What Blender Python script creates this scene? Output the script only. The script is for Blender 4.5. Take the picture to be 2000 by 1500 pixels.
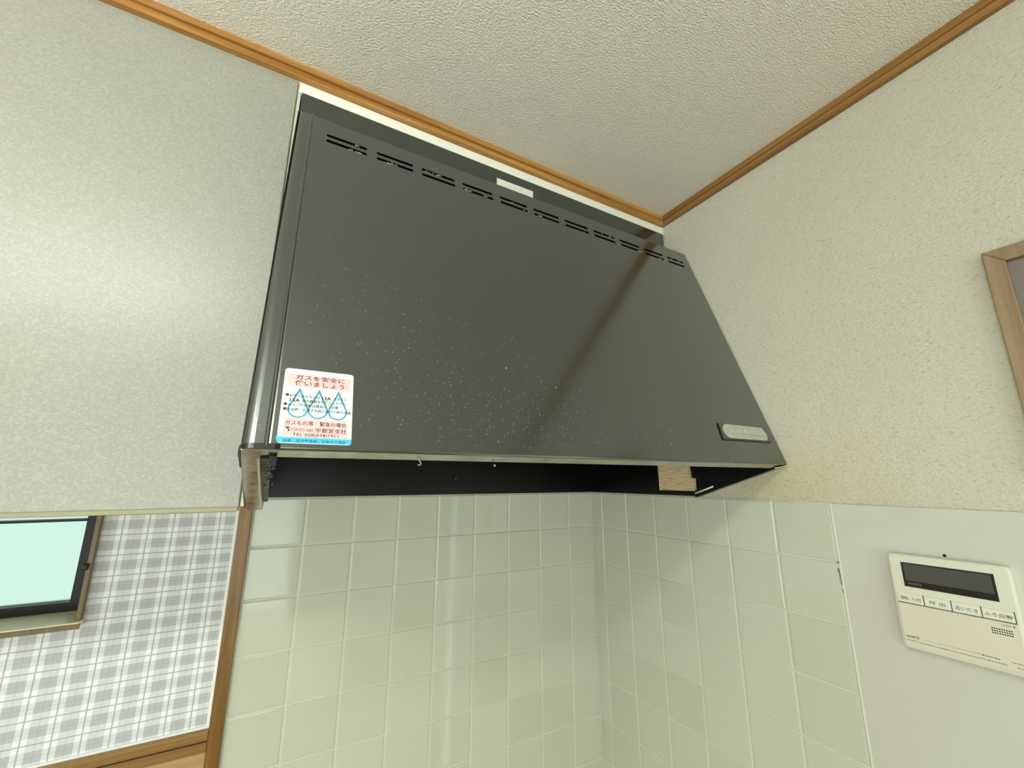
import bpy, bmesh, math, random
from mathutils import Vector, Matrix

for o in list(bpy.data.objects):
    bpy.data.objects.remove(o, do_unlink=True)
S = bpy.context.scene
COL = S.collection
ZO = 1.75                     # height of the tile top above the floor

# ------------------------------------------------------------------ camera
cd = bpy.data.cameras.new('camera'); cam = bpy.data.objects.new('camera', cd); COL.objects.link(cam)
S.camera = cam
cd.sensor_fit = 'HORIZONTAL'; cd.sensor_width = 36.0; cd.lens = 814.745 * 36 / 2000
cd.clip_start = 0.01
CX = Vector((0.8752, -0.4838, 0.0015)); CY = Vector((0.1083, 0.1930, -0.9752)); CZ = Vector((0.4715, 0.8536, 0.2213))
M = Matrix((( CX.x, -CY.x, -CZ.x), (CX.y, -CY.y, -CZ.y), (CX.z, -CY.z, -CZ.z))).to_quaternion().to_matrix().to_4x4()
M.translation = Vector((-0.8564, -1.0420, 0.0384 + ZO))
cam.matrix_world = M

# ------------------------------------------------------------------ world, exposure
W = bpy.data.worlds.new('world'); S.world = W; W.use_nodes = True
bg = W.node_tree.nodes['Background']
bg.inputs[0].default_value = (0.90, 1.0, 0.95, 1); bg.inputs[1].default_value = 3.0
S.view_settings.view_transform = 'Standard'; S.view_settings.look = 'None'
S.view_settings.gamma = 1.0; S.view_settings.use_curve_mapping = False
S.view_settings.exposure = 0.0

# added fill lights behind and left, tilted up to brighten ceiling and walls
def area(name, loc, rot, sx, sy, power, color):
    l = bpy.data.lights.new(name, 'AREA'); l.shape = 'RECTANGLE'; l.size = sx; l.size_y = sy
    l.energy = power; l.color = color
    o = bpy.data.objects.new(name, l); COL.objects.link(o); o.location = (loc[0], loc[1], loc[2] + ZO); o.rotation_euler = rot
    return o
area('added_fill_front', (-1.55, -3.26, -0.35), (math.radians(132), 0, 0), 1.7, 1.5, 11, (.97, 1.0, 1.0))
area('added_fill_side', (-2.88, -1.75, -0.35), (math.radians(135), 0, math.radians(-90)), 1.6, 1.3, 9, (.97, 1.0, 1.0))
LAMP_STRENGTH = 54.0

# ------------------------------------------------------------------ helpers
def lin(c):
    return tuple(((v / 255) / 12.92 if v / 255 <= 0.04045 else ((v / 255 + 0.055) / 1.055) ** 2.4) for v in c) + (1,)

class NT:
    def __init__(s, name, **kw):
        s.m = bpy.data.materials.new(name); s.m.use_nodes = True
        s.t = s.m.node_tree; s.p = s.t.nodes['Principled BSDF']; s.tc = None
        for k, v in kw.items():
            s.set(k, v)
    def set(s, k, v):
        s.p.inputs[{'color': 'Base Color', 'rough': 'Roughness', 'metal': 'Metallic', 'spec': 'Specular IOR Level', 'coat': 'Coat Weight', 'coatr': 'Coat Roughness', 'trans': 'Transmission Weight', 'ior': 'IOR', 'alpha': 'Alpha'}.get(k, k)].default_value = v
    def n(s, typ, ins=None, **kw):
        nd = s.t.nodes.new(typ)
        for k, v in kw.items(): setattr(nd, k, v)
        for k, v in (ins or {}).items():
            if hasattr(v, 'node'): s.t.links.new(v, nd.inputs[k])
            else: nd.inputs[k].default_value = v
        return nd
    def co(s):
        if s.tc is None: s.tc = s.n('ShaderNodeTexCoord')
        return s.tc.outputs['Object']
    def noise(s, scale, detail=2, rough=.5, vec=None, stretch=None, dist=0):
        v = vec or s.co()
        if stretch: v = s.n('ShaderNodeMapping', {'Vector': v, 'Scale': stretch}).outputs[0]
        return s.n('ShaderNodeTexNoise', {'Vector': v, 'Scale': scale, 'Detail': detail, 'Roughness': rough, 'Distortion': dist}).outputs['Fac']
    def ramp(s, fac, stops):
        r = s.n('ShaderNodeValToRGB', {'Fac': fac}); e = r.color_ramp.elements
        while len(e) < len(stops): e.new(.5)
        for i, (p, c) in enumerate(stops): e[i].position = p; e[i].color = c
        return r.outputs[0]
    def math(s, op, a, b=0.0, c=0.0):
        nd = s.n('ShaderNodeMath', operation=op)
        for i, v in enumerate((a, b, c)):
            if hasattr(v, 'node'): s.t.links.new(v, nd.inputs[i])
            else: nd.inputs[i].default_value = v
        return nd.outputs[0]
    def mix(s, fac, a, b, mode='MIX'):
        nd = s.n('ShaderNodeMix', data_type='RGBA', blend_type=mode)
        for i, v in ((0, fac), (6, a), (7, b)):
            if hasattr(v, 'node'): s.t.links.new(v, nd.inputs[i])
            else: nd.inputs[i].default_value = v
        return nd.outputs[2]
    def link(s, out, k):
        s.t.links.new(out, s.p.inputs[{'color': 'Base Color', 'rough': 'Roughness', 'normal': 'Normal', 'metal': 'Metallic'}.get(k, k)])
    def bump(s, h, strength, dist):
        s.link(s.n('ShaderNodeBump', {'Height': h, 'Strength': strength, 'Distance': dist}).outputs[0], 'normal')

BW = ((0, 0, 0, 1), (1, 1, 1, 1))
def step(t, fac, a, b): return t.ramp(fac, [(a, BW[0]), (b, BW[1])])

# ------------------------------------------------------------------ materials
def plain(name, c, rough=.5, **kw): return NT(name, color=lin(c), rough=rough, **kw).m

def m_ceiling():
    t = NT('ceiling_paper', rough=.95, spec=.15)
    n1 = t.noise(230, 2, .55, stretch=(1, 1.7, 1)); n2 = t.noise(2.2, 2)
    t.link(t.mix(n2, lin((233, 231, 222)), lin((229, 228, 215))), 'color')
    t.bump(n1, .6, .005); return t.m
def m_plaster():
    t = NT('plaster_paper', rough=.95, spec=.15)
    n1 = t.noise(250, 4, .65, stretch=(1, .6, 1.5)); n2 = t.noise(3, 3); n3 = t.noise(600, 2)
    c = t.mix(n2, lin((218, 216, 199)), lin((224, 221, 201)))
    c = t.mix(t.math('MULTIPLY', t.math('SUBTRACT', 1.0, step(t, n1, .32, .44)), .34), c, lin((140, 140, 116)))
    sp = step(t, t.noise(70, 4, .75), .675, .73)
    big = step(t, t.noise(4, 2), .42, .62)
    c = t.mix(t.math('MULTIPLY', t.math('MULTIPLY', sp, big), .5), c, lin((122, 112, 84)))
    # yellow grease stain below the outer end of the hood
    sx = t.n('ShaderNodeSeparateXYZ', {0: t.co()})
    dy = t.math('DIVIDE', t.math('ADD', sx.outputs[1], .56), .22); dz = t.math('DIVIDE', t.math('SUBTRACT', sx.outputs[2], ZO + .015), .13)
    d = t.math('SQRT', t.math('ADD', t.math('MULTIPLY', dy, dy), t.math('MULTIPLY', dz, dz)))
    d = t.math('ADD', d, t.math('MULTIPLY', t.math('SUBTRACT', t.noise(16, 3), .5), 1.0))
    st = t.ramp(d, [(.10, (.42, .42, .42, 1)), (1.0, (0, 0, 0, 1))])
    c = t.mix(st, c, lin((206, 194, 138)))
    fl = t.math('MULTIPLY', t.math('MULTIPLY', step(t, t.noise(210, 2, .6), .61, .70), st), .8)
    c = t.mix(fl, c, lin((128, 112, 72)))
    t.link(c, 'color'); t.bump(t.math('ADD', n1, t.math('MULTIPLY', n3, .25)), .8, .005); return t.m
def m_wood(name, dark, light, axis, rough=.38, scale=1.0):
    t = NT(name, rough=rough, spec=.4)
    st = [60, 60, 60]; st[axis] = 2.2
    n = t.noise(scale * 1.0, 4, .6, stretch=tuple(st), dist=.6)
    f = t.noise(scale * 4.0, 3, .7, stretch=tuple(st))
    c = t.mix(step(t, n, .36, .66), lin(dark), lin(light))
    c = t.mix(t.math('MULTIPLY', step(t, f, .55, .75), .35), c, lin(dark))
    t.link(c, 'color'); t.bump(f, .12, .001); return t.m
def m_door():
    t = NT('speckled_laminate', rough=.34, spec=.45)
    v = t.n('ShaderNodeTexVoronoi', {'Vector': t.n('ShaderNodeMapping', {'Vector': t.co(), 'Scale': (1, 1, 1)}).outputs[0], 'Scale': 420, 'Randomness': 1.0})
    f = t.n('ShaderNodeSeparateColor', {0: v.outputs['Color']}).outputs[0]
    c = t.ramp(f, [(0, lin((152, 152, 141))), (.35, lin((156, 156, 145))), (.7, lin((160, 160, 149))), (1, lin((168, 168, 158)))])
    c = t.mix(t.math('MULTIPLY', t.noise(120, 4, .6), .25), c, lin((148, 149, 134)))
    t.link(c, 'color'); t.bump(t.noise(300, 2), .06, .0015); return t.m
def m_tile():
    t = NT('glazed_tile', rough=.06, spec=.5)
    oi = t.n('ShaderNodeObjectInfo')
    t.link(t.mix(oi.outputs['Random'], lin((193, 198, 180)), lin((200, 204, 188))), 'color')
    t.bump(t.noise(9, 1), .012, .01); return t.m
def m_gingham():
    t = NT('checked_wallpaper', rough=.85, spec=.2)
    sx = t.n('ShaderNodeSeparateXYZ', {0: t.co()})
    def band(out, off, pitch, half, lw):
        f = t.math('FRACT', t.math('DIVIDE', t.math('ADD', out, off), pitch))
        d = t.math('ABSOLUTE', t.math('SUBTRACT', f, .5))
        b = t.math('SUBTRACT', 1.0, step(t, d, half - .012, half + .012))
        l = step(t, d, .5 - lw - .008, .5 - lw + .004)
        c = t.math('SUBTRACT', 1.0, step(t, d, .02, .032))
        return b, l, c
    bx, lx, kx = band(sx.outputs[0], .944 + .0367 * 100, .0367, .285, .026)
    bz, lz, kz = band(sx.outputs[2], .0274 - ZO + .03477 * 100, .03477, .235, .024)
    tex = t.noise(500, 2)
    c = lin((236, 239, 241))
    c = t.mix(bx, c, lin((213, 216, 218)))
    c = t.mix(t.math('MULTIPLY', bz, .78), c, t.mix(bx, lin((211, 214, 216)), lin((174, 176, 181))))
    c = t.mix(t.math('MULTIPLY', t.math('MAXIMUM', kx, kz), .16), c, lin((130, 136, 138)))
    c = t.mix(t.math('MULTIPLY', t.math('MAXIMUM', lx, lz), .62), c, lin((126, 136, 138)))
    t.link(c, 'color'); t.bump(tex, .25, .002); return t.m
def m_enamel():
    t = NT('black_enamel', rough=.16, spec=1.0, coat=1.0, coatr=.17); t.p.inputs['Coat IOR'].default_value = 1.7; t.p.inputs['Coat Tint'].default_value = (.95, 1, .97, 1); t.p.inputs['Specular Tint'].default_value = (.95, 1, .97, 1)
    n = t.noise(5, 3); sx = t.n('ShaderNodeSeparateXYZ', {0: t.co()})
    c = t.mix(n, (.010, .0125, .0108, 1), (.0155, .0185, .016, 1))
    low = t.math('MULTIPLY', t.ramp(sx.outputs[2], [(.10, BW[1]), (.42, BW[0])]), 1)      # splashes sit low on the face
    patch = step(t, t.noise(5.5, 3, .6), .42, .62)
    s1 = step(t, t.noise(95, 4, .75, stretch=(1, 1, 1.4)), .655, .72)
    s2 = step(t, t.noise(210, 2, .6, stretch=(1.5, 1, .8)), .70, .76)
    spl = t.math('MULTIPLY', t.math('MAXIMUM', s1, s2), t.math('ADD', t.math('MULTIPLY', t.math('MULTIPLY', low, patch), .28), .03))
    c = t.mix(spl, c, lin((170, 170, 155)))
    t.link(c, 'color')
    t.link(t.ramp(t.noise(7, 4, .6), [(.3, (.12,) * 3 + (1,)), (.75, (.24,) * 3 + (1,))]), 'rough')
    t.bump(t.noise(140, 3), .05, .002); return t.m
def m_ply():
    t = NT('pale_grained_board', rough=.6)
    n = t.noise(1, 4, .65, stretch=(200, 45, 330), dist=.4)
    t.link(t.ramp(n, [(.40, lin((224, 205, 170))), (.58, lin((208, 178, 140))), (.70, lin((168, 120, 88)))]), 'color'); return t.m
def m_greasy_metal():
    t = NT('galvanised_steel', metal=1.0)
    n = t.noise(22, 3, .6)
    t.link(t.mix(step(t, n, .35, .7), (.62, .61, .56, 1), (.40, .37, .29, 1)), 'color')
    t.link(t.ramp(t.noise(60, 3), [(.3, (.12,) * 3 + (1,)), (.8, (.30,) * 3 + (1,))]), 'rough'); return t.m

MT = dict(ceiling=m_ceiling(), plaster=m_plaster(), door=m_door(), tile=m_tile(), gingham=m_gingham(), enamel=m_enamel(), ply=m_ply(), steel=m_greasy_metal(),
          crownx=m_wood('honey_wood', (150, 101, 46), (198, 150, 82), 0), crowny_shaded=m_wood('honey_wood_shaded', (128, 90, 46), (166, 124, 70), 1),  # side-wall crown: same wood, darkened to carry its shade
          post=m_wood('varnished_wood', (104, 72, 28), (144, 106, 48), 2, .3), railw=m_wood('rail_wood', (118, 86, 44), (150, 114, 64), 0, .35),
          panelw=m_wood('panel_wood', (165, 132, 88), (186, 154, 110), 0, .3), floorw=m_wood('floor_wood', (172, 142, 104), (205, 176, 136), 1, .35),
          casing=m_wood('casing_wood', (104, 88, 56), (130, 112, 76), 2, .4), framew=m_wood('frame_wood', (134, 112, 82), (158, 136, 104), 2, .4),
          grout=plain('grout', (206, 208, 188), .8), white=plain('white_vinyl', (246, 245, 232), .5), wallp=plain('pale_wall', (214, 212, 196), .9),
          gloss=plain('gloss_panel', (200, 202, 190), .07), edge=plain('door_edge', (150, 147, 114), .4), sill_lit=plain('sill_window_light', (240, 230, 204), .3), carc=plain('cabinet_side', (214, 213, 190), .45),  # sill colour raised to hold the window's light
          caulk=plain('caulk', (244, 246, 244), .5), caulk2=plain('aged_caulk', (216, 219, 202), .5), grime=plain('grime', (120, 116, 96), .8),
          black=plain('black_paint', (6, 9, 9), .3), dark=plain('inside_black', (2, 4, 4), .32, spec=.3), sash=plain('bronze_sash', (15, 11, 7), .4, spec=.3),
          rubber=plain('black_rubber', (12, 12, 13), .3), grease=plain('grease', (196, 192, 170), .5), fleck=plain('dried_splash', (112, 114, 103), .45), greyplate=plain('grey_plastic', (176, 180, 165), .35),
          dgrey=plain('dark_grey_plastic', (78, 80, 70), .35), paper=plain('sticker_white', (234, 234, 220), .35), pink=plain('sticker_pink', (238, 194, 192), .35),
          maroon=plain('maroon_ink', (122, 42, 54), .5), teal=plain('teal_ink', (58, 140, 170), .4), aqua=plain('aqua_ink', (205, 232, 234), .4), cyan=plain('cyan_ink', (66, 186, 226), .35), ink=plain('black_ink', (50, 48, 52), .5),
          ink2=plain('dark_maroon_ink', (84, 40, 52), .5), bluetext=plain('blue_ink', (44, 112, 138), .5), faint=plain('faint_print', (214, 208, 190), .5), greyink=plain('grey_ink', (112, 116, 106), .5),
          remote=plain('remote_plastic', (216, 218, 202), .35), remote2=plain('remote_flap', (214, 211, 192), .35), screen=plain('lcd_glass', (32, 33, 33), .06), lcd=plain('lcd', (74, 76, 72), .12),
          picture=plain('mounted_print', (132, 120, 112), .25), button=plain('remote_button', (222, 223, 208), .4), hole=plain('hole', (20, 20, 18), .9), lampbody=plain('lamp_body', (235, 235, 230), .4))
t = NT('frosted_glass', color=(.25, .315, .285, 1), rough=.55, trans=1.0, ior=1.15); t.bump(t.noise(60, 2), .2, .004); MT['frost'] = t.m
t = NT('picture_glass', color=(1, 1, 1, 1), rough=.02, trans=1.0, ior=1.45); MT['glass'] = t.m
t = NT('lamp_diffuser', color=(.9, .9, .9, 1)); t.p.inputs['Emission Color'].default_value = (.97, 1, .93, 1); t.p.inputs['Emission Strength'].default_value = LAMP_STRENGTH; MT['lamp'] = t.m

# ------------------------------------------------------------------ object builders (coordinates: wall corner at tile top = origin)
def tag(o, label=None, cat=None, group=None, kind=None):
    for k, v in (('label', label), ('category', cat), ('group', group), ('kind', kind)):
        if v: o[k] = v
    return o
def thing(name, loc, label, cat, group=None):
    o = bpy.data.objects.new(name, None); COL.objects.link(o); o.location = (loc[0], loc[1], loc[2] + ZO)
    return tag(o, label, cat, group)
def wloc(o):
    v = Vector(o.location)
    while o.parent: o = o.parent; v += Vector(o.location)
    return v
def link(name, me, mat, parent=None, org=None, smooth=False, label=None, kind=None):
    """me holds vertices in scene coordinates (without ZO); they become relative to org."""
    o = bpy.data.objects.new(name, me); COL.objects.link(o)
    if org is None:
        org = (0, 0, 0)
    org = Vector(org)
    me.transform(Matrix.Translation(-org))
    base = org + Vector((0, 0, ZO))
    o.location = base - (wloc(parent) if parent else Vector())
    if parent: o.parent = parent
    if mat and not me.materials: me.materials.append(MT[mat])
    if smooth: me.polygons.foreach_set('use_smooth', [True] * len(me.polygons))
    return tag(o, label, kind=kind)
def bm_mesh(bm, name='m'):
    bmesh.ops.recalc_face_normals(bm, faces=bm.faces)
    me = bpy.data.meshes.new(name); bm.to_mesh(me); bm.free(); return me
def bbox(bm, x0, x1, y0, y1, z0, z1, bev=0, seg=2):
    r = bmesh.ops.create_cube(bm, size=1, matrix=Matrix.Translation(((x0 + x1) / 2, (y0 + y1) / 2, (z0 + z1) / 2)) @ Matrix.Diagonal((abs(x1 - x0), abs(y1 - y0), abs(z1 - z0), 1)))
    if bev:
        es = set(e for v in r['verts'] for e in v.link_edges)
        bmesh.ops.bevel(bm, geom=list(es), offset=bev, segments=seg, affect='EDGES', profile=.5)
def boxes(*bs, bev=0, seg=2):
    bm = bmesh.new()
    for b in bs: bbox(bm, *b, bev=bev, seg=seg)
    return bm_mesh(bm)
def ctr(b): return ((b[0] + b[1]) / 2, (b[2] + b[3]) / 2, min(b[4], b[5]))
def box(name, mat, b, parent=None, bev=0, seg=2, **kw):
    return link(name, boxes(b, bev=bev, seg=seg), mat, parent, org=ctr(b), **kw)
def extrude_x(pts, x0, x1):
    """closed (y, z) outline swept from x0 to x1"""
    bm = bmesh.new(); n = len(pts)
    a = [bm.verts.new((x0, y, z)) for y, z in pts]; b = [bm.verts.new((x1, y, z)) for y, z in pts]
    bm.faces.new(a); bm.faces.new(b)
    for i in range(n): bm.faces.new((a[i], a[(i + 1) % n], b[(i + 1) % n], b[i]))
    return bm
class Fr:
    """a plane in space: u to the right, v up, w out of it"""
    def __init__(s, o, u, v):
        s.o = Vector(o); s.u = Vector(u).normalized(); s.v = Vector(v).normalized(); s.w = s.u.cross(s.v)
        s.m = Matrix(((s.u.x, s.v.x, s.w.x, s.o.x), (s.u.y, s.v.y, s.w.y, s.o.y), (s.u.z, s.v.z, s.w.z, s.o.z), (0, 0, 0, 1)))
    def P(s, u, v, w=0): return s.o + s.u * u + s.v * v + s.w * w
    def plate(s, outer, w0, w1, holes=()):
        bm = bmesh.new(); es = []; loops = []
        for lp in [outer] + list(holes):
            vs = [bm.verts.new((x, y, w1)) for x, y in lp]; loops.append(vs)
            es += [bm.edges.new((vs[i], vs[(i + 1) % len(vs)])) for i in range(len(vs))]
        if holes: bmesh.ops.triangle_fill(bm, edges=es, use_beauty=True, use_dissolve=False)
        else: bm.faces.new(loops[0])
        top = list(bm.faces); mp = {}
        for vs in loops:
            for v in vs: mp[v] = bm.verts.new((v.co.x, v.co.y, w0))
        for f in top: bm.faces.new([mp[v] for v in reversed(f.verts)])
        for vs in loops:
            for i in range(len(vs)):
                a, b = vs[i], vs[(i + 1) % len(vs)]; bm.faces.new((a, mp[a], mp[b], b))
        bmesh.ops.recalc_face_normals(bm, faces=bm.faces)
        me = bpy.data.meshes.new('plate'); bm.to_mesh(me); bm.free(); me.transform(s.m); return me
def rrect(x0, x1, y0, y1, r=0, n=4):
    if r <= 0: return [(x0, y0), (x1, y0), (x1, y1), (x0, y1)]
    out = []
    for cx, cy, a0 in ((x1 - r, y0 + r, -90), (x1 - r, y1 - r, 0), (x0 + r, y1 - r, 90), (x0 + r, y0 + r, 180)):
        for i in range(n + 1):
            a = math.radians(a0 + 90 * i / n); out.append((cx + r * math.cos(a), cy + r * math.sin(a)))
    return out
def ell(cx, cy, rx, ry, n=24): return [(cx + rx * math.cos(2 * math.pi * i / n), cy + ry * math.sin(2 * math.pi * i / n)) for i in range(n)]
def text_mesh(body, fr, x0, x1, y0, y1, w, bold=0.0):
    cu = bpy.data.curves.new('lettering', 'FONT'); cu.body = body; cu.size = 1; cu.resolution_u = 2; cu.offset = bold
    o = bpy.data.objects.new('lettering', cu); COL.objects.link(o)
    dg = bpy.context.evaluated_depsgraph_get(); dg.update()
    me = bpy.data.meshes.new_from_object(o.evaluated_get(dg)); bpy.data.objects.remove(o); bpy.data.curves.remove(cu)
    me.materials.clear()
    xs = [v.co.x for v in me.vertices]; ys = [v.co.y for v in me.vertices]
    if not xs: return me
    ax, ay = (x1 - x0) / (max(xs) - min(xs)), (y1 - y0) / (max(ys) - min(ys))
    bx, by = min(xs), min(ys)
    for v in me.vertices: v.co = (x0 + (v.co.x - bx) * ax, y0 + (v.co.y - by) * ay, w)
    me.transform(fr.m); return me
def join_meshes(mes):
    bm = bmesh.new()
    for m in mes: bm.from_mesh(m)
    me = bpy.data.meshes.new('joined'); bm.to_mesh(me); bm.free(); return me
def tube(name, mat, pts, r, parent=None, n=10, **kw):
    bm = bmesh.new(); rings = []
    pts = [Vector(p) for p in pts]
    for i, p in enumerate(pts):
        d = (pts[min(i + 1, len(pts) - 1)] - pts[max(i - 1, 0)]).normalized()
        a = d.orthogonal().normalized(); b = d.cross(a)
        rings.append([bm.verts.new(p + (a * math.cos(2 * math.pi * k / n) + b * math.sin(2 * math.pi * k / n)) * r) for k in range(n)])
    for q in range(len(rings) - 1):
        for k in range(n): bm.faces.new((rings[q][k], rings[q][(k + 1) % n], rings[q + 1][(k + 1) % n], rings[q + 1][k]))
    bm.faces.new(rings[0]); bm.faces.new(rings[-1])
    return link(name, bm_mesh(bm), mat, parent, org=pts[0], smooth=True, **kw)

# ------------------------------------------------------------------ room shell
XL, YF, ZF, ZC = -2.9, -3.25, -ZO, 0.7365
FY = -0.344                                   # face of the cabinets and of the fascia over them
B = lambda name, mat, *bs, **kw: link(name, boxes(*bs), mat, kind='structure', org=(0, 0, -ZO), **kw)
B('floor', 'floorw', (XL - .1, .1, YF - .1, .1, ZF - .1, ZF))
B('ceiling', 'ceiling', (XL - .1, .1, YF - .1, .1, ZC, ZC + .1))
WX0, WX1, WZ0, WZ1 = -2.35, -1.1262, -.198, .42          # kitchen window opening
wall_back = B('wall_back', 'gingham', (XL - .1, WX0, .003, .12, ZF, ZC), (WX1, 0.003, .003, .12, ZF, ZC), (WX0, WX1, .003, .12, ZF, WZ0), (WX0, WX1, .003, .12, WZ1, ZC))
wall_right = B('wall_right', 'plaster', (.003, .12, -1.125, .12, ZF, ZC), (.003, .12, YF - .1, -1.95, ZF, ZC), (.003, .12, -1.95, -1.125, .06, ZC))
link('door_1', boxes((.03, .06, -1.96, -1.33, ZF, .065), bev=.002), 'carc', kind='structure', org=(0, 0, -ZO))
B('wall_left', 'wallp', (XL - .12, XL, YF - .1, -2.55, ZF, ZC), (XL - .12, XL, -.95, .1, ZF, ZC), (XL - .12, XL, -2.55, -.95, ZF, -1.0), (XL - .12, XL, -2.55, -.95, .3, ZC))
B('wall_front', 'wallp', (XL, -2.45, YF - .12, YF, ZF, ZC), (-.65, .1, YF - .12, YF, ZF, ZC), (-2.45, -.65, YF - .12, YF, ZF, -1.15), (-2.45, -.65, YF - .12, YF, .45, ZC))

# crown moulding: two steps with a groove between them
def crown(d0=0.0):
    z = .7125
    return [(0, z), (.010, z), (.011, z + .001), (.011, z + .0105), (.0085, z + .0115), (.0085, z + .0125), (.0135, z + .0135), (.0150, z + .015), (.0150, ZC), (0, ZC)]
pr = crown()
bm = bmesh.new()
a = [bm.verts.new((XL, FY - d, z)) for d, z in pr]; b = [bm.verts.new((.003 - d, FY - d, z)) for d, z in pr]
bm.faces.new(a); bm.faces.new(b)
for i in range(len(pr)): bm.faces.new((a[i], a[(i + 1) % len(pr)], b[(i + 1) % len(pr)], b[i]))
link('trim_1', bm_mesh(bm), 'crownx', kind='structure', org=(0, 0, -ZO), label='honey wood crown moulding along the fascia over cabinet and hood')
bm = bmesh.new()
a = [bm.verts.new((.003 - d, YF, z)) for d, z in pr]; b = [bm.verts.new((.003 - d, FY - d, z)) for d, z in pr]
bm.faces.new(a); bm.faces.new(b)
for i in range(len(pr)): bm.faces.new((a[i], a[(i + 1) % len(pr)], b[(i + 1) % len(pr)], b[i]))
link('trim_2', bm_mesh(bm), 'crowny_shaded', kind='structure', org=(0, 0, -ZO), label='honey wood crown moulding along the plaster wall')
# white filler fascia over the hood, wood post beside the tiles, wood rail below the checked paper
B('trim_3', 'white', (XL, .003, FY, FY + .02, .7126, ZC), (-.8925, .003, FY, FY + .02, .6915, .7126))
post = link('trim_4', boxes((-.9135, -.8905, -.007, .003, ZF, .3), bev=.0012), 'post', kind='structure', org=(0, 0, -ZO))
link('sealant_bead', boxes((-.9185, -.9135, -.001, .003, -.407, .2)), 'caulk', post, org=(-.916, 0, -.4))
rail = link('trim_5', boxes((XL, -.9135, -.009, .003, -.4235, -.407), (XL, -.9135, -.004, .003, -.4255, -.4235), (XL, -.9135, -.009, .003, -.441, -.4255)), 'railw', kind='structure', org=(0, 0, -ZO))
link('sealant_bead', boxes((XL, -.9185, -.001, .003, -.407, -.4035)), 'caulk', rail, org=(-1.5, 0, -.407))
link('wood_panel', boxes((XL, -.9135, -.004, .003, -1.2, -.441)), 'panelw', wall_back, org=(-1.5, 0, -1.2))

# tiles: one object each, set on a bed of grout
PZ = .0998
def tile_mesh(w, h):
    """face towards -Y, centred, 4 mm of cushion edge"""
    bm = bmesh.new(); rings = []
    for ins, y in ((0, .004), (0, .0012), (.0009, .0004), (.0026, 0.0)):
        rings.append([bm.verts.new((sx * (w / 2 - ins), y, sz * (h / 2 - ins))) for sx, sz in ((-1, -1), (1, -1), (1, 1), (-1, 1))])
    for r in range(3):
        for k in range(4): bm.faces.new((rings[r][k], rings[r][(k + 1) % 4], rings[r + 1][(k + 1) % 4], rings[r + 1][k]))
    bm.faces.new(rings[3])
    me = bm_mesh(bm, 'tile'); me.materials.append(MT['tile']); return me
random.seed(4)
JT = .0028
link('grout_bed', boxes((-.8905, .003, .0012, .003, -1.3, -.0025)), 'grout', wall_back, org=(-.45, 0, -1.3))
link('grout_bed', boxes((.0012, .003, -.6455, .003, -1.3, -.0025)), 'grout', wall_right, org=(0, -.3, -1.3))
TM = {}
def put_tile(parent, a0, a1, z0, z1, right):
    key = (round(a1 - a0, 4), round(z1 - z0, 4))
    if key not in TM: TM[key] = tile_mesh(a1 - a0 - JT, z1 - z0 - JT)
    o = bpy.data.objects.new('tile', TM[key]); COL.objects.link(o); o.parent = parent
    c, z = (a0 + a1) / 2, (z0 + z1) / 2
    p = Vector((0, c, z)) if right else Vector((c, 0, z))
    o.location = p + Vector((0, 0, ZO)) - wloc(parent)
    tx, tz = random.gauss(0, .0022), random.gauss(0, .0022)
    # a tile's face looks along -Y; on the right wall turn it to look along -X
    o.rotation_euler = (tx, 0, tz - (math.pi / 2 if right else 0))
for r in range(10):
    z1, z0 = (-.0025 if r == 0 else -PZ * r), -PZ * (r + 1)
    for k in range(9):
        x1 = 0 if k == 0 else -(.1 * k - .009); x0 = -(.1 * (k + 1) - .009) if k < 8 else -.8895
        put_tile(wall_back, x0, x1, z0, z1, False)
    for k in range(7):
        y1 = 0 if k == 0 else -(.0452 + .1 * k - .0); y0 = -(.0452 + .1 * k) if k == 0 else -(.0452 + .1 * k)
        y1 = 0 if k == 0 else -(.0452 + .1 * (k - 1)) - 0.0
        # first course is a cut piece: the joints lie at 0.145, 0.245 ... from the corner
        ya = 0 if k == 0 else -(.0452 + .1 * k); yb = -(.0452 + .1 * (k + 1))
        if k == 0:
            put_tile(wall_right, -.0452, 0, z0, z1, True); put_tile(wall_right, yb, -.0452, z0, z1, True)
        elif k < 6:
            put_tile(wall_right, yb, ya, z0, z1, True)
# glossy white wall panel beyond the tiles with its caulk joint
link('gloss_panel', boxes((-.0005, .003, -1.12, -.6485, -1.3, -.0035), bev=.0004), 'gloss', wall_right, org=(0, -.9, -1.3), label='glossy white wall board beyond the tiles')
link('sealant_bead', boxes((-.0008, .003, -.6488, -.6454, -1.3, -.003), bev=.0006), 'caulk2', wall_right, org=(0, -.647, -1.3))
bm = bmesh.new()
for (y, z, ry, rz) in ((-.6440, -.113, .0016, .004), (-.6448, -.121, .0011, .006), (-.6452, -.131, .0010, .005), (-.6448, -.1, .0022, .0018), (-.6455, -.145, .0007, .004)):
    bmesh.ops.create_uvsphere(bm, u_segments=8, v_segments=5, radius=1, matrix=Matrix.Translation((-.0008, y, z)) @ Matrix.Diagonal((.0009, ry, rz, 1)))
link('grime', bm_mesh(bm), 'grime', wall_right, org=(0, -.645, -.12), label='dark grime on the tile edge')
bm = bmesh.new(); bmesh.ops.create_uvsphere(bm, u_segments=12, v_segments=6, radius=1, matrix=Matrix.Translation((-.0004, -.7826, -.0689)) @ Matrix.Diagonal((.0006, .0022, .0022, 1)))
link('screw_hole', bm_mesh(bm), 'hole', wall_right, org=(0, -.7826, -.0689), label='small dark screw hole over the heater remote')

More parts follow.
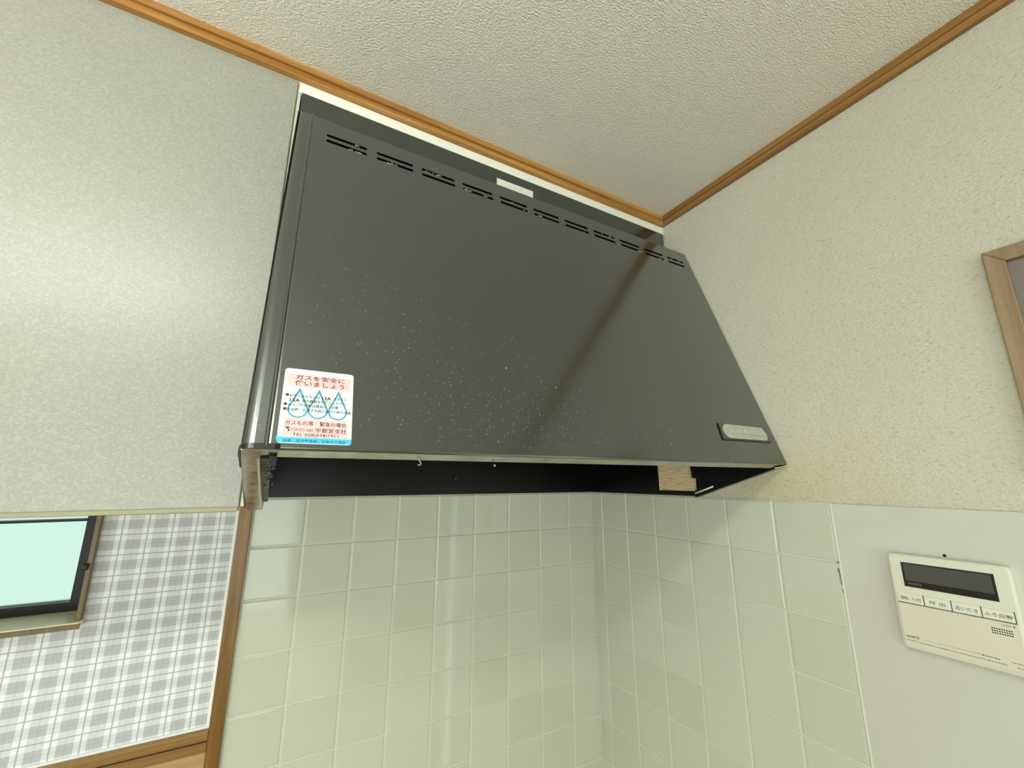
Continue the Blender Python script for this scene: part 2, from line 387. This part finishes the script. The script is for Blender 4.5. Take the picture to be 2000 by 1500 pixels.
# ------------------------------------------------------------------ kitchen window
win = link('window_1', boxes((WX1, WX1 + .0068, -.010, .003, -.1985, WZ1 + .008), (WX0, WX1, -.010, .003, WZ1, WZ1 + .008), (WX0 - .0068, WX0, -.010, .003, -.1985, WZ1 + .008), bev=.001), 'casing', kind='structure', org=(0, 0, -ZO))
SY0, SY1 = .066, .092
gx1, gz0 = -1.1583, -.1806
link('sash', boxes((gx1, WX1 + .002, SY0, SY1, -.1985, WZ1), (WX0, gx1, SY0, SY1, -.1985, gz0), (WX0, gx1, SY0, SY1, WZ1 - .03, WZ1), (WX0, WX0 + .03, SY0, SY1, gz0, WZ1), (-1.78, -1.74, SY0 - .01, SY1, gz0, WZ1)), 'sash', win, org=(-1.7, .08, -.2))
link('glazing_bar', boxes((WX0, gx1, SY0 - .002, SY1 - .004, -.0405, -.0362)), 'sash', win, org=(-1.7, .08, -.04))
link('pane', boxes((WX0, gx1, .080, .083, gz0, -.0385)), 'frost', win, org=(-1.7, .08, gz0))
link('pane', boxes((WX0, gx1, .080, .083, -.0385, WZ1)), 'frost', win, org=(-1.7, .08, -.038))
bm = bmesh.new()
bbox(bm, WX0 - .02, WX1 + .0098, -.022, .000, -.2062, -.1962, bev=.002); bbox(bm, WX0, WX1, -.001, SY0 + .002, -.2062, -.1962)
sill = link('sill', bm_mesh(bm), 'sill_lit', win, org=(-1.7, 0, -.2), label='wooden window sill with window light in its colour')
link('sill_front_shade', boxes((WX0 - .021, WX1 + .0108, -.0232, -.0210, -.2066, -.1985), bev=.0008), 'casing', sill, org=(-1.7, -.022, -.206))  # added dark strip carries the shade of the sill front
link('latch', boxes((-1.1305, -1.1225, -.016, -.010, -.1160, -.1055), bev=.0018), 'sash', win, org=(-1.127, -.012, -.11))
link('jamb', boxes((WX1, WX1 + .006, .003, .12, -.19, WZ1), (WX0 - .006, WX0, .003, .12, -.19, WZ1)), 'casing', win, org=(-1.7, .05, -.2))

# ------------------------------------------------------------------ wall cabinet
cab = thing('wall_cabinet', (-1.26, -.16, 0.004), 'speckled beige wall cabinet with one tall flat door beside the black range hood', 'cabinet')
CXR = -.8960
box('side_panel', 'carc', (-.8949, -.8902, FY + .0035, -.001, .001, .7120), cab)
box('carcass', 'carc', (-1.63, -.8952, FY + .026, -.001, .004, .712), cab)
door = link('door', boxes((-1.63, CXR, FY, FY + .019, -.0004, .7118), bev=.002, seg=3), 'door', cab, org=(-1.26, FY, 0))
link('edge_strip', boxes((CXR - .004, CXR + .0012, FY + .0045, FY + .0185, -.0045, .7118)), 'edge', door, org=(CXR, FY, 0))
link('edge_strip', boxes((-1.63, CXR - .001, FY + .0012, FY + .0185, -.0058, .002), bev=.001), 'edge', door, org=(-1.2, FY, 0))

# ------------------------------------------------------------------ range hood
HX0, HX1 = -.8885, -.0015
hood = thing('range_hood', (-.445, -.3, 0), 'black enamel range hood with a sloping front and open underside, over white tiles', 'range hood')
TY, TZ, LY, LZ = -.4064, .600, -.5849, .0655
HL = math.hypot(TY - LY, TZ - LZ)
HF = Fr((0, TY, TZ), (1, 0, 0), (0, TY - LY, TZ - LZ))     # v up the slope (v<0 below the top edge), w out of the face
SL = -.0655 / .2009
def slz(y): return .0655 - .3264 * (y + .585)
# front panel with eleven pairs of slots
CAPX = -.8652
holes = []
for i in range(11):
    x0 = -.8447 + .07615 * i; x1 = x0 + .0615 if i < 10 else x0 + .0585
    for k, v in enumerate((-.0385, -.0524)):
        d = -.0012 * k * (1 if i > 4 else 0)
        holes.append(rrect(x0 + d, x1 + d, v - .0033, v + .0033, .0032, 3))
link('front_panel', HF.plate(rrect(CAPX, HX1, -HL + .003, 0), -.0014, 0, holes), 'enamel', hood, org=(-.44, -.5, .06))
# thin grease rims that cling to some slots
random.seed(11)
bm = bmesh.new()
for i in range(11):
    for q in range(random.choice((1, 2, 3, 3))):
        k = random.choice((0, 1, 1)); v = (-.0385, -.0524)[k] - random.uniform(.0005, .0032)
        x = -.8447 + .07615 * i + random.uniform(.008, .060)
        p = HF.P(x, v, .0002)
        for rep in range(random.choice((2, 3, 4))):
            c = p + HF.u * random.uniform(-.006, .006) + HF.v * random.uniform(-.0014, .0014)
            bmesh.ops.create_icosphere(bm, subdivisions=1, radius=1, matrix=Matrix.Translation(c) @ HF.m.to_3x3().to_4x4() @ Matrix.Rotation(random.uniform(-.8, .8), 4, 'Z') @ Matrix.Diagonal((random.uniform(.0012, .0034), random.uniform(.0003, .0008), .0004, 1)))
link('slot_grease', bm_mesh(bm), 'grease', hood, org=(-.44, -.42, .56), kind='stuff', label='pale grease crumbs along the vent slots')
bm = bmesh.new()
def fleck(x, v, l, k, h=.00012):
    c = HF.P(x, v, 0); a = random.uniform(0, 3.1); e1 = HF.u * math.cos(a) + HF.v * math.sin(a); e2 = HF.v * math.cos(a) - HF.u * math.sin(a)
    vs = [bm.verts.new(c + e1 * l * p + e2 * l * k * q) for p, q in ((-1, 0), (-.4, -1), (.5, -.8), (1, .1), (.3, 1), (-.6, .7))]
    t_ = bm.verts.new(c + HF.w * h)
    for i in range(6): bm.faces.new((vs[i], vs[(i + 1) % 6], t_))
for (cx, cv, sx, sv, n_) in ((-.760, -.300, .050, .055, 60), (-.800, -.390, .035, .040, 60), (-.735, -.400, .030, .035, 40), (-.690, -.500, .070, .040, 300), (-.580, -.455, .080, .045, 110), (-.500, -.500, .055, .040, 230), (-.590, -.530, .060, .022, 130), (-.420, -.480, .050, .050, 60), (-.560, -.300, .12, .09, 40)):
    for q in range(n_):
        x, v = random.gauss(cx, sx), random.gauss(cv, sv)
        if not (-.855 < x < -.02 and -.556 < v < -.01) or (x < -.788 and v < -.468): continue
        fleck(x, v, random.choice((.0004, .0006, .0008, .0011)), random.uniform(.25, .6))
for px, v, l in ((-.5905, -.433, .0024), (-.512, -.455, .0018), (-.536, -.448, .0014), (-.308, -.535, .0022), (-.30, -.512, .0012), (-.62, -.545, .0014)):
    bmesh.ops.create_icosphere(bm, subdivisions=1, radius=1, matrix=Matrix.Translation(HF.P(px, v, 0)) @ HF.m.to_3x3().to_4x4() @ Matrix.Diagonal((l * .7, l, .0005, 1)))
link('grease_flecks', bm_mesh(bm), 'fleck', hood, org=(-.6, -.5, .2), kind='stuff', label='dried pale splashes on the hood front')
# left end cap: rounded corner, groove beside the panel, thick lip below
def sweep_v(prof, v0, v1, name, mat, **kw):
    bm = bmesh.new(); n = len(prof)
    a = [bm.verts.new(HF.P(u, v0, w)) for u, w in prof]; b = [bm.verts.new(HF.P(u, v1, w)) for u, w in prof]
    bm.faces.new(a); bm.faces.new(b)
    for i in range(n): bm.faces.new((a[i], a[(i + 1) % n], b[(i + 1) % n], b[i]))
    return link(name, bm_mesh(bm), mat, hood, org=(-.88, -.5, .06), **kw)
R = .011
arc = [(HX0 + R - R * math.cos(math.radians(a)), .0012 - R + R * math.sin(math.radians(a))) for a in range(0, 91, 10)]
prof = [(HX0, -.06)] + arc + [(CAPX - .0046, .0012), (CAPX - .0030, .0034), (CAPX - .0018, .0034), (CAPX - .0004, .0008), (CAPX + .0012, .0012), (CAPX + .0012, -.0016), (HX0 + .004, -.004), (HX0 + .004, -.06)]
cap = sweep_v(prof, -HL + .002, -.0005, 'end_cap', 'enamel', label='rounded left end cap of the hood')
lipz = [(HX0 - .0006, -.05)] + [(HX0 + R - (R + .0014) * math.cos(math.radians(a)), .0012 - R + (R + .0016) * math.sin(math.radians(a))) for a in range(0, 91, 10)] + [(-.8600, .0028), (-.8562, .0018), (-.8556, 0), (-.8562, -.004), (-.870, -.0045), (HX0 + .008, -.012), (HX0 + .006, -.05)]
lip = sweep_v(lipz, -HL - .0008, -HL + .0045, 'cap_lip', 'rubber')
# rounded bottom edge of the front panel turning into a flat return flange
pts = []
nf = HF.w; fd = Vector((0, .1, -.03264)).normalized(); nd = Vector((0, -.3264, -1)).normalized()
p0 = HF.P(0, -HL + .003, 0)
c = p0 - nf * .003
a0 = math.atan2(nf.z, -nf.y); a1 = math.atan2(nd.z, -nd.y)
for i in range(9):
    a = a0 + (a1 - a0) * i / 8; pts.append((c.y - math.cos(a) * .003, c.z + math.sin(a) * .003))
edge_end = pts[-1]
pts2 = pts + [(c.y + .002, c.z + .001)]
link('rolled_edge', bm_mesh(extrude_x(pts2, -.8575, HX1)), 'enamel', hood, org=(-.44, -.585, .06), smooth=False)
fy0, fy1 = edge_end[0] + .0004, -.5645
fl = [(fy0, edge_end[1]), (fy1, edge_end[1] + (fy1 - fy0) * -.3264), (fy1 + .0004, edge_end[1] + (fy1 - fy0) * -.3264 + .0012), (fy1 + .002, edge_end[1] + .02), (fy1 + .0008, edge_end[1] + .02), (fy1 - .001, edge_end[1] + (fy1 - fy0) * -.3264 + .0022), (fy0, edge_end[1] + .0012)]
link('front_flange', bm_mesh(extrude_x(fl, -.8575, HX1 - .012)), 'steel', hood, org=(-.44, -.575, .06), label='bare steel return flange under the hood front')
SF = Fr((0, LY, .0645), (1, 0, 0), (0, 1, -.3264))           # sloping underside plane, v to the back, w upwards... out of view
def under(outer, name, mat, w0, w1, **kw):
    return link(name, SF.plate(outer, w0, w1), mat, hood, org=(-.44, -.5, .03), **kw)
VB = math.hypot(.2009, .0656)
# left L-shaped flange with a rounded inner corner
Lf = [(-.8872, .001), (-.8562, .001), (-.8562, .0105), (-.866, .0112), (-.8700, .0128), (-.8728, .0165), (-.8742, .0230), (-.8715, VB * .72), (-.8690, VB), (-.8845, VB), (-.8872, VB * .5)]
under(Lf, 'side_flange', 'steel', -.0006, .0012, label='steel flange under the left end of the hood')
rim = [(-.8742, .0230), (-.8715, VB * .72), (-.8690, VB), (-.8667, VB - .004), (-.8692, VB * .70), (-.8722, .0225)]
under(rim, 'flange_rim', 'greyplate', -.0012, .008)
# right flange
under([(HX1, .008), (HX1 - .012, .014), (HX1 - .012, VB), (HX1, VB)], 'side_flange', 'black', -.0004, .001)
under([(HX1 - .014, .0145), (HX1 - .0118, .0140), (HX1 - .0118, VB), (HX1 - .014, VB)], 'flange_rim', 'dark', -.001, .01)
under([(HX1 - .0005, -.0005), (HX1 - .022, .013), (HX1 - .012, .0175), (HX1 - .0005, .0085)], 'corner_gusset', 'greyplate', -.0022, -.0006)
# side panels, back, top, upper strip
def side(x0, x1, name='side_panel', mat='dark'):
    poly = [(-.002, -.0008), (-.384, 0.0008), (LY + .004, .0645), (TY + .001, TZ - .001), (-.35, TZ - .001), (-.002, TZ - .001)]
    return link(name, bm_mesh(extrude_x(poly, x0, x1)), mat, hood, org=((x0 + x1) / 2, -.2, 0))
side(HX0 + .0006, HX0 + .0022); side(HX1 - .0018, HX1)
box('back_panel', 'dark', (HX0 + .018, HX1 - .002, -.010, -.0035, -.0005, .59), hood)
box('back_edge', 'greyplate', (HX0 + .018, HX1 - .002, -.0125, -.0035, -.0036, -.0006), hood)
box('side_edge', 'greyplate', (HX1 - .006, HX1 + .0005, -.376, -.0125, -.0036, -.0006), hood)
box('inner_ceiling', 'dark', (HX0 + .003, HX1 - .002, -.45, -.011, .30, .304), hood)
box('top_panel', 'enamel', (HX0 + .001, HX1, TY + .001, -.003, TZ - .0015, TZ), hood)
strip = box('upper_strip', 'enamel', (HX0 + .0005, -.0005, FY - .0012, FY + .0, TZ, .6915), hood)
FF = Fr((0, FY - .0012, 0), (1, 0, 0), (0, 0, 1))
lb = link('paper_label', FF.plate(rrect(-.5095, -.4185, .640, .6698, .0006, 2), 0, .0006), 'paper', hood, org=(-.46, FY, .64), label='small white paper label on the upper strip')
mk = []
for x, w_, z, h in ((-.4795, .0045, .6625, .0006), (-.4815, .0018, .6585, .0005), (-.4775, .003, .6575, .0005), (-.4672, .0008, .6595, .0045), (-.4645, .0012, .6588, .005), (-.4520, .0048, .6595, .0055)):
    mk.append(FF.plate(rrect(x, x + w_, z, z + h), .0006, .0008))
link('faint_print', join_meshes(mk), 'faint', lb, org=(-.46, FY, .65))
# dimple in the back panel, wire tab under the front edge
bm = bmesh.new(); bmesh.ops.create_cone(bm, cap_ends=True, segments=24, radius1=.0075, radius2=.0055, depth=.003, matrix=Matrix.Translation((-.4530, -.0112, .0381)) @ Matrix.Rotation(math.radians(90), 4, 'X'))
link('knockout', bm_mesh(bm), 'black', hood, org=(-.453, -.01, .038))
tube('wire_tab', 'greyplate', [(-.7145, -.5635, .0600), (-.7128, -.5640, .0570), (-.7118, -.5640, .0545), (-.7138, -.5640, .0532), (-.7155, -.5640, .0540)], .0008, hood, n=6)
bm = bmesh.new(); bmesh.ops.create_icosphere(bm, subdivisions=1, radius=.0016, matrix=Matrix.Translation((-.617, -.5637, .0545)))
link('rivet', bm_mesh(bm), 'greyplate', hood, org=(-.617, -.56, .054))
# grained board with a notch on the inside of the right end
WP = Fr((-.012, 0, 0), (0, -1, 0), (0, 0, 1))
link('board_piece', WP.plate([(.2779, .0113), (.3800, .0113), (.3806, .0398), (.3700, .0405), (.3655, .090), (.3655, .13), (.2779, .13)], -.008, 0), 'ply', hood, org=(-.012, -.33, .0113), label='pale grained board piece inside the hood')
tube('white_clip', 'caulk', [(-.0148, -.384, .0062), (-.0148, -.432, .0226)], .0019, hood, n=8, label='white clip on the right flange')
# greasy bracket in the left front corner
bm = bmesh.new()
br = Fr((-.866, 0, 0), (0, 1, 0), (0, 0, 1))
brk = [(-.560, .062), (-.556, .0575), (-.545, .0545), (-.520, .0445), (-.500, .039), (-.470, .030), (-.452, .0255), (-.40, .009), (-.40, .062)]
link('corner_bracket', br.plate(brk, -.006, .004), 'black', hood, org=(-.866, -.5, .03))
random.seed(3); bm = bmesh.new()
for q in range(46):
    y = random.uniform(-.556, -.455); z = slz(y) - .003 + random.uniform(.0, .014); x = -.8655 + random.uniform(-.003, .008) * (1 if random.random() < .5 else .3)
    bmesh.ops.create_icosphere(bm, subdivisions=1, radius=1, matrix=Matrix.Translation((x, y, z)) @ Matrix.Rotation(random.uniform(0, 3), 4, 'X') @ Matrix.Diagonal((.0008, random.uniform(.001, .0035), random.uniform(.0004, .001), 1)))
link('grease_clots', bm_mesh(bm), 'grime', hood, org=(-.865, -.5, .04), kind='stuff', label='hardened grey grease in the left corner')
bm = bmesh.new()
bbox(bm, -.8640, -.8575, -.5635, -.5622, .0500, .0600); bbox(bm, -.8652, -.8570, -.5625, -.5605, .0470, .0480); bbox(bm, -.8660, -.8590, -.5520, -.5500, .0385, .0400)
link('bracket_tab', bm_mesh(bm), 'dark', hood, org=(-.86, -.56, .045))

# switch at the lower right corner of the front
sw = link('switch_panel', HF.plate([(-.1645, -.4885), (-.168, -.5195), (-.0225, -.5190), (-.0290, -.4876)], .0, .0010), 'dgrey', hood, org=(-.1, -.57, .12), label='grey slide switch plate')
fc = []
for i in range(9):
    a = math.pi / 2 + math.pi * i / 8 * .98; fc.append((-.1425 + .0150 * math.cos(a), -.5028 + .0138 * math.sin(a)))
for i in range(7):
    a = -math.pi / 2 * 1.0 + math.pi * i / 6 * .52; fc.append((-.0375 + .0105 * math.cos(a) if False else -.0372 + .0110 * math.cos(a), -.5028 + .0138 * math.sin(a)))
fc += [(-.0335, -.4895)]
link('switch_face', HF.plate(fc, .0010, .0022), 'greyplate', sw, org=(-.1, -.57, .12))
link('trim_ring', join_meshes([HF.plate([(-.1648, -.4880), (-.1686, -.5199), (-.1676, -.5199), (-.1638, -.4888)], .0, .0022), HF.plate([(-.1688, -.5207), (-.0222, -.5203), (-.0225, -.5187), (-.1680, -.5190)], 0, .0016)]), 'black', sw, org=(-.1, -.57, .12))
for x in (-.1300, -.1095, -.0885):
    bm = bmesh.new(); bmesh.ops.create_cone(bm, cap_ends=True, segments=20, radius1=.0076, radius2=.0062, depth=.0020, matrix=HF.m @ Matrix.Translation((x, -.5002, .0032)))
    b_ = link('button', bm_mesh(bm), 'greyplate', sw, org=HF.P(x, -.5, .003))
    ring = []
    for i in range(13):
        a = math.radians(112 + 150 * i / 12); ring.append((x + .0078 * math.cos(a), -.5004 + .0078 * math.sin(a)))
    for i in range(12, -1, -1):
        a = math.radians(112 + 150 * i / 12); q = .0080 - .0026 * math.sin(math.pi * i / 12); ring.append((x + q * math.cos(a), -.5004 + q * math.sin(a)))
    link('button_shade', HF.plate(ring, .0021, .00235), 'dgrey', sw, org=HF.P(x, -.5, .003))  # dark crescent drawn as shading beside the raised button
link('plate_line', HF.plate(rrect(-.153, -.0285, -.50745, -.5071), .0021, .0023), 'dgrey', sw, org=(-.1, -.57, .12))
mk = [HF.plate(rrect(x, x + w_, -.5118, -.5108), .0022, .00235) for x, w_ in ((-.126, .003), (-.108, .0026), (-.0875, .0035))]
link('faint_print', join_meshes(mk), 'greyink', sw, org=(-.1, -.57, .12))

# gas safety sticker
X0, X1, V0, V1 = -.8597, -.7920, -.5574, -.4728
stk = link('gas_safety_sticker', HF.plate(rrect(X0, X1, V0, V1, .0035, 4), .0001, .0006), 'paper', hood, org=HF.P((X0 + X1) / 2, V0, 0), label='white, pink and blue gas safety sticker at the lower left')
def sp(name, mat, me): return link(name, me, mat, stk, org=HF.P((X0 + X1) / 2, V0, 0))
sp('pink_band', 'pink', HF.plate(rrect(-.8566, -.7955, -.4945, -.4790, .0015, 3), .0006, .00065))
sp('pink_band', 'pink', HF.plate(rrect(-.8555, -.7962, -.5506, -.5306), .0006, .00065))
sp('blue_band', 'cyan', HF.plate([(X0 + .0002, -.5478), (X0 + .0006, -.5508), (X1, -.5510), (X1, V0 + .0035), (X1 - .001, V0 + .001), (X1 - .0035, V0 + .0005), (X0 + .0035, V0 + .0005), (X0 + .0012, V0 + .0012), (X0 - .0012, -.5530)], .0006, .00066))
def drop(cx, tip, low, rx, k=1.0):
    p = []; cy = low + rx * 1.0
    for i in range(21):
        a = math.radians(28 - (236 * i / 20)); p.append((cx + rx * k * math.cos(a), cy + rx * math.sin(a)))
    p.append((cx, tip)); return p
for cx in (-.8442, -.8257, -.8067):
    o_ = drop(cx, -.4950, -.5300, .0095); i_ = drop(cx, -.5004, -.5286, .0080)
    sp('water_drop', 'teal', HF.plate(o_, .0006, .00068))
    sp('drop_fill', 'aqua', HF.plate(i_, .0006, .00072))
    sp('drop_glint', 'paper', HF.plate(ell(cx - .0004, -.5255, .0019, .0024, 14), .0006, .00076))
TW = .0008
def tx(name, mat, body, x0, x1, y0, y1, bold=0.0): sp(name, mat, text_mesh(body, HF, x0, x1, y0, y1, TW, bold))
tx('lettering', 'maroon', 'ガスを安全に', -.8493, -.8009, -.4857, -.4797, .016)
tx('lettering', 'maroon', '使いましょう', -.8497, -.8012, -.4930, -.4866, .016)
for v, x in ((-.5045, -.8558), (-.5152, -.8565), (-.5205, -.8566)):
    sp('bullet_dot', 'ink', HF.plate(ell(x + .0006, v, .0017, .0016, 12), .0006, .0008))
tx('lettering', 'ink', 'お客さまのガスは', -.8533, -.8245, -.5071, -.5035, .014)
tx('lettering', 'ink2', '13A', -.8228, -.8137, -.5077, -.5036, .03)
tx('lettering', 'ink', 'ですから', -.8115, -.7985, -.5074, -.5038, .014)
tx('lettering', 'ink2', '13A', -.8524, -.8432, -.5124, -.5083, .03)
tx('lettering', 'ink', '用の器具をお使いください', -.8416, -.7985, -.5123, -.5086, .014)
tx('lettering', 'ink', 'ガスご使用時は換気にご注意', -.8538, -.8063, -.5175, -.5138, .014)
tx('lettering', 'ink', '外出時、おやすみ前にはガス栓の点検', -.8543, -.7937, -.5227, -.5190, .014)
tx('lettering', 'ink2', 'ガスもれ等　緊急の場合', -.8542, -.7975, -.5382, -.5330, .008)
tx('lettering', 'ink2', 'TOKYO GAS', -.8488, -.8285, -.5445, -.5413, .0)
tx('lettering', 'ink2', '宇都宮支社', -.8267, -.7972, -.5453, -.5401, .008)
tx('lettering', 'ink2', 'TEL 028(634)1911', -.8467, -.8050, -.5508, -.5464, .004)
tx('lettering', 'bluetext', '指導：経済産業省、日本ガス協会', -.8548, -.7975, -.5563, -.5528, .014)
sp('emblem', 'ink2', join_meshes([HF.plate(rrect(-.8537, -.8496, -.5411, -.5400), .0006, TW), HF.plate([(-.8523, -.5411), (-.8507, -.5411), (-.8507, -.5421), (-.8497, -.5424), (-.8501, -.5432), (-.8514, -.5427), (-.8523, -.5420)], .0006, TW), HF.plate(ell(-.8502, -.5441, .0009, .0009, 10), .0006, TW)]))

# ------------------------------------------------------------------ water heater remote on the glossy board
RF = Fr((-.0005, 0, 0), (0, -1, 0), (0, 0, 1))
rem = thing('heater_remote', (-.006, -.783, -.203), 'cream water heater remote with dark display on the glossy white wall board', 'control panel')
ro = (-.006, -.783, -.203)
def rp(name, mat, me, parent=rem, **kw): return link(name, me, mat, parent, org=ro, **kw)
def soft_plate(fr, x0, x1, y0, y1, r, w0, w1, e):
    bm = bmesh.new(); rings = []
    for ins, w in ((0, w0), (0, w1 - e), (e * .3, w1 - e * .3), (e, w1)):
        rings.append([bm.verts.new((x, y, w)) for x, y in rrect(x0 + ins, x1 - ins, y0 + ins, y1 - ins, max(r - ins, .0008), 4)])
    n = len(rings[0])
    for q in range(3):
        for k in range(n): bm.faces.new((rings[q][k], rings[q][(k + 1) % n], rings[q + 1][(k + 1) % n], rings[q + 1][k]))
    bm.faces.new(rings[-1]); bm.faces.new(list(reversed(rings[0])))
    bmesh.ops.recalc_face_normals(bm, faces=bm.faces)
    me = bpy.data.meshes.new('soft'); bm.to_mesh(me); bm.free(); me.transform(fr.m); return me
rp('housing', 'remote', soft_plate(RF, .7195, .8475, -.2030, -.0722, .006, 0, .0140, .0030))
disp = rp('display', 'screen', RF.plate(rrect(.7352, .8310, -.1172, -.0834), .0130, .0144))
rp('display_window', 'lcd', RF.plate(rrect(.7378, .8282, -.1085, -.0852), .0144, .0146), disp)
rp('lettering', 'greyink', text_mesh('NORITZ', RF, .7405, .7550, -.1138, -.1110, .01465, .01), disp)
flap = rp('flap', 'remote2', soft_plate(RF, .7232, .8440, -.1990, -.1412, .003, .0130, .0150, .0010))
bx = (.7245, .7540, .7830, .8120, .8418)
for (a, b), s, wd in zip(zip(bx, bx[1:]), ('運転  入/切', '呼 出', '追いだき', 'ふろ自動'), (.0235, .0165, .0225, .0255)):
    bt = rp('button', 'button', soft_plate(RF, a + .0004, b - .0006, -.1400, -.1272, .0008, .0125, .0152, .0007))
    c_ = (a + b) / 2
    rp('lettering', 'greyink', text_mesh(s, RF, c_ - wd / 2, c_ + wd / 2, -.1364, -.1312, .0153, .012), bt)
mk = [RF.plate(rrect(a - .0006, a + .0004, -.1400, -.1265), .0130, .0146) for a in bx[1:]] + [RF.plate(rrect(.7235, .8420, -.1410, -.1402), .0130, .0146)]
rp('button_gap', 'dgrey', join_meshes(mk))
mk = []
for r_ in range(3):
    for k in range(9): mk.append(RF.plate(ell(.8186 + k * .00215, -.1506 - r_ * .0028, .0008, .0009, 8), .0149, .0151))
rp('speaker_holes', 'hole', join_meshes(mk), flap)
rp('lettering', 'greyink', text_mesh('OPEN ▼', RF, .8275, .8405, -.1462, -.1436, .01505, .01), flap)
rp('lettering', 'ink', text_mesh('NORITZ', RF, .7262, .7408, -.1882, -.1850, .01505, .02), flap)
random.seed(8); mk = []
def dashes(x0, x1, z, h):
    x = x0
    while x < x1:
        w_ = random.uniform(.0008, .0026); mk.append(RF.plate(rrect(x, min(x + w_, x1), z + random.uniform(-.0002, .0002), z + h * random.uniform(.6, 1)), .0149, .01505)); x += w_ + random.uniform(.0003, .0008)
dashes(.7445, .8020, -.1872, .0006); dashes(.8030, .8200, -.1880, .0016)
dashes(.7265, .7390, -.1922, .0013); dashes(.7400, .8250, -.1926, .0012); dashes(.8290, .8430, -.1880, .0012); dashes(.8330, .8430, -.1930, .0012)
rp('faint_print', 'greyink', join_meshes(mk), flap)

# ------------------------------------------------------------------ framed print on the plaster wall
fx = thing('picture_frame', (0, -1.005, .03), 'brown wooden picture frame with glass on the plaster wall above the heater remote', 'picture frame')
PF = Fr((.0025, 0, 0), (0, -1, 0), (0, 0, 1))
fo = (0, -1.005, .03)
fx0, fx1, fz0, fz1, fw = .893, 1.110, .040, .3525, .0202
for q in ([(fx0, fz0), (fx0 + fw, fz0 + fw), (fx0 + fw, fz1 - fw), (fx0, fz1)], [(fx0, fz1), (fx0 + fw, fz1 - fw), (fx1 - fw, fz1 - fw), (fx1, fz1)], [(fx1, fz1), (fx1 - fw, fz1 - fw), (fx1 - fw, fz0 + fw), (fx1, fz0)], [(fx1, fz0), (fx1 - fw, fz0 + fw), (fx0 + fw, fz0 + fw), (fx0, fz0)]):
    o = link('frame_bar', PF.plate(q, 0, .013), 'framew', fx, org=fo)
    m_ = o.modifiers.new('bevel', 'BEVEL'); m_.width = .0012; m_.segments = 2
link('print', PF.plate(rrect(fx0 + fw - .001, fx1 - fw + .001, fz0 + fw - .001, fz1 - fw + .001), 0, .004), 'picture', fx, org=fo)
link('glass', PF.plate(rrect(fx0 + fw - .001, fx1 - fw + .001, fz0 + fw - .001, fz1 - fw + .001), .0055, .0075), 'glass', fx, org=fo)

# ------------------------------------------------------------------ ceiling lamp behind the camera
lx, ly = -1.36, -1.21
lamp = thing('ceiling_lamp', (lx, ly, .575), 'slim white tube lamp hanging from the ceiling by two short rods', 'lamp')
box('canopy', 'lampbody', (lx - .30, lx + .30, ly - .04, ly + .04, ZC - .02, ZC), lamp, bev=.004)
for dx in (-.22, .22): tube('rod', 'lampbody', [(lx + dx, ly, ZC - .018), (lx + dx, ly, .605)], .005, lamp, n=8)
box('diffuser', 'lamp', (lx - .32, lx + .32, ly - .025, ly + .025, .575, .61), lamp, bev=.008)
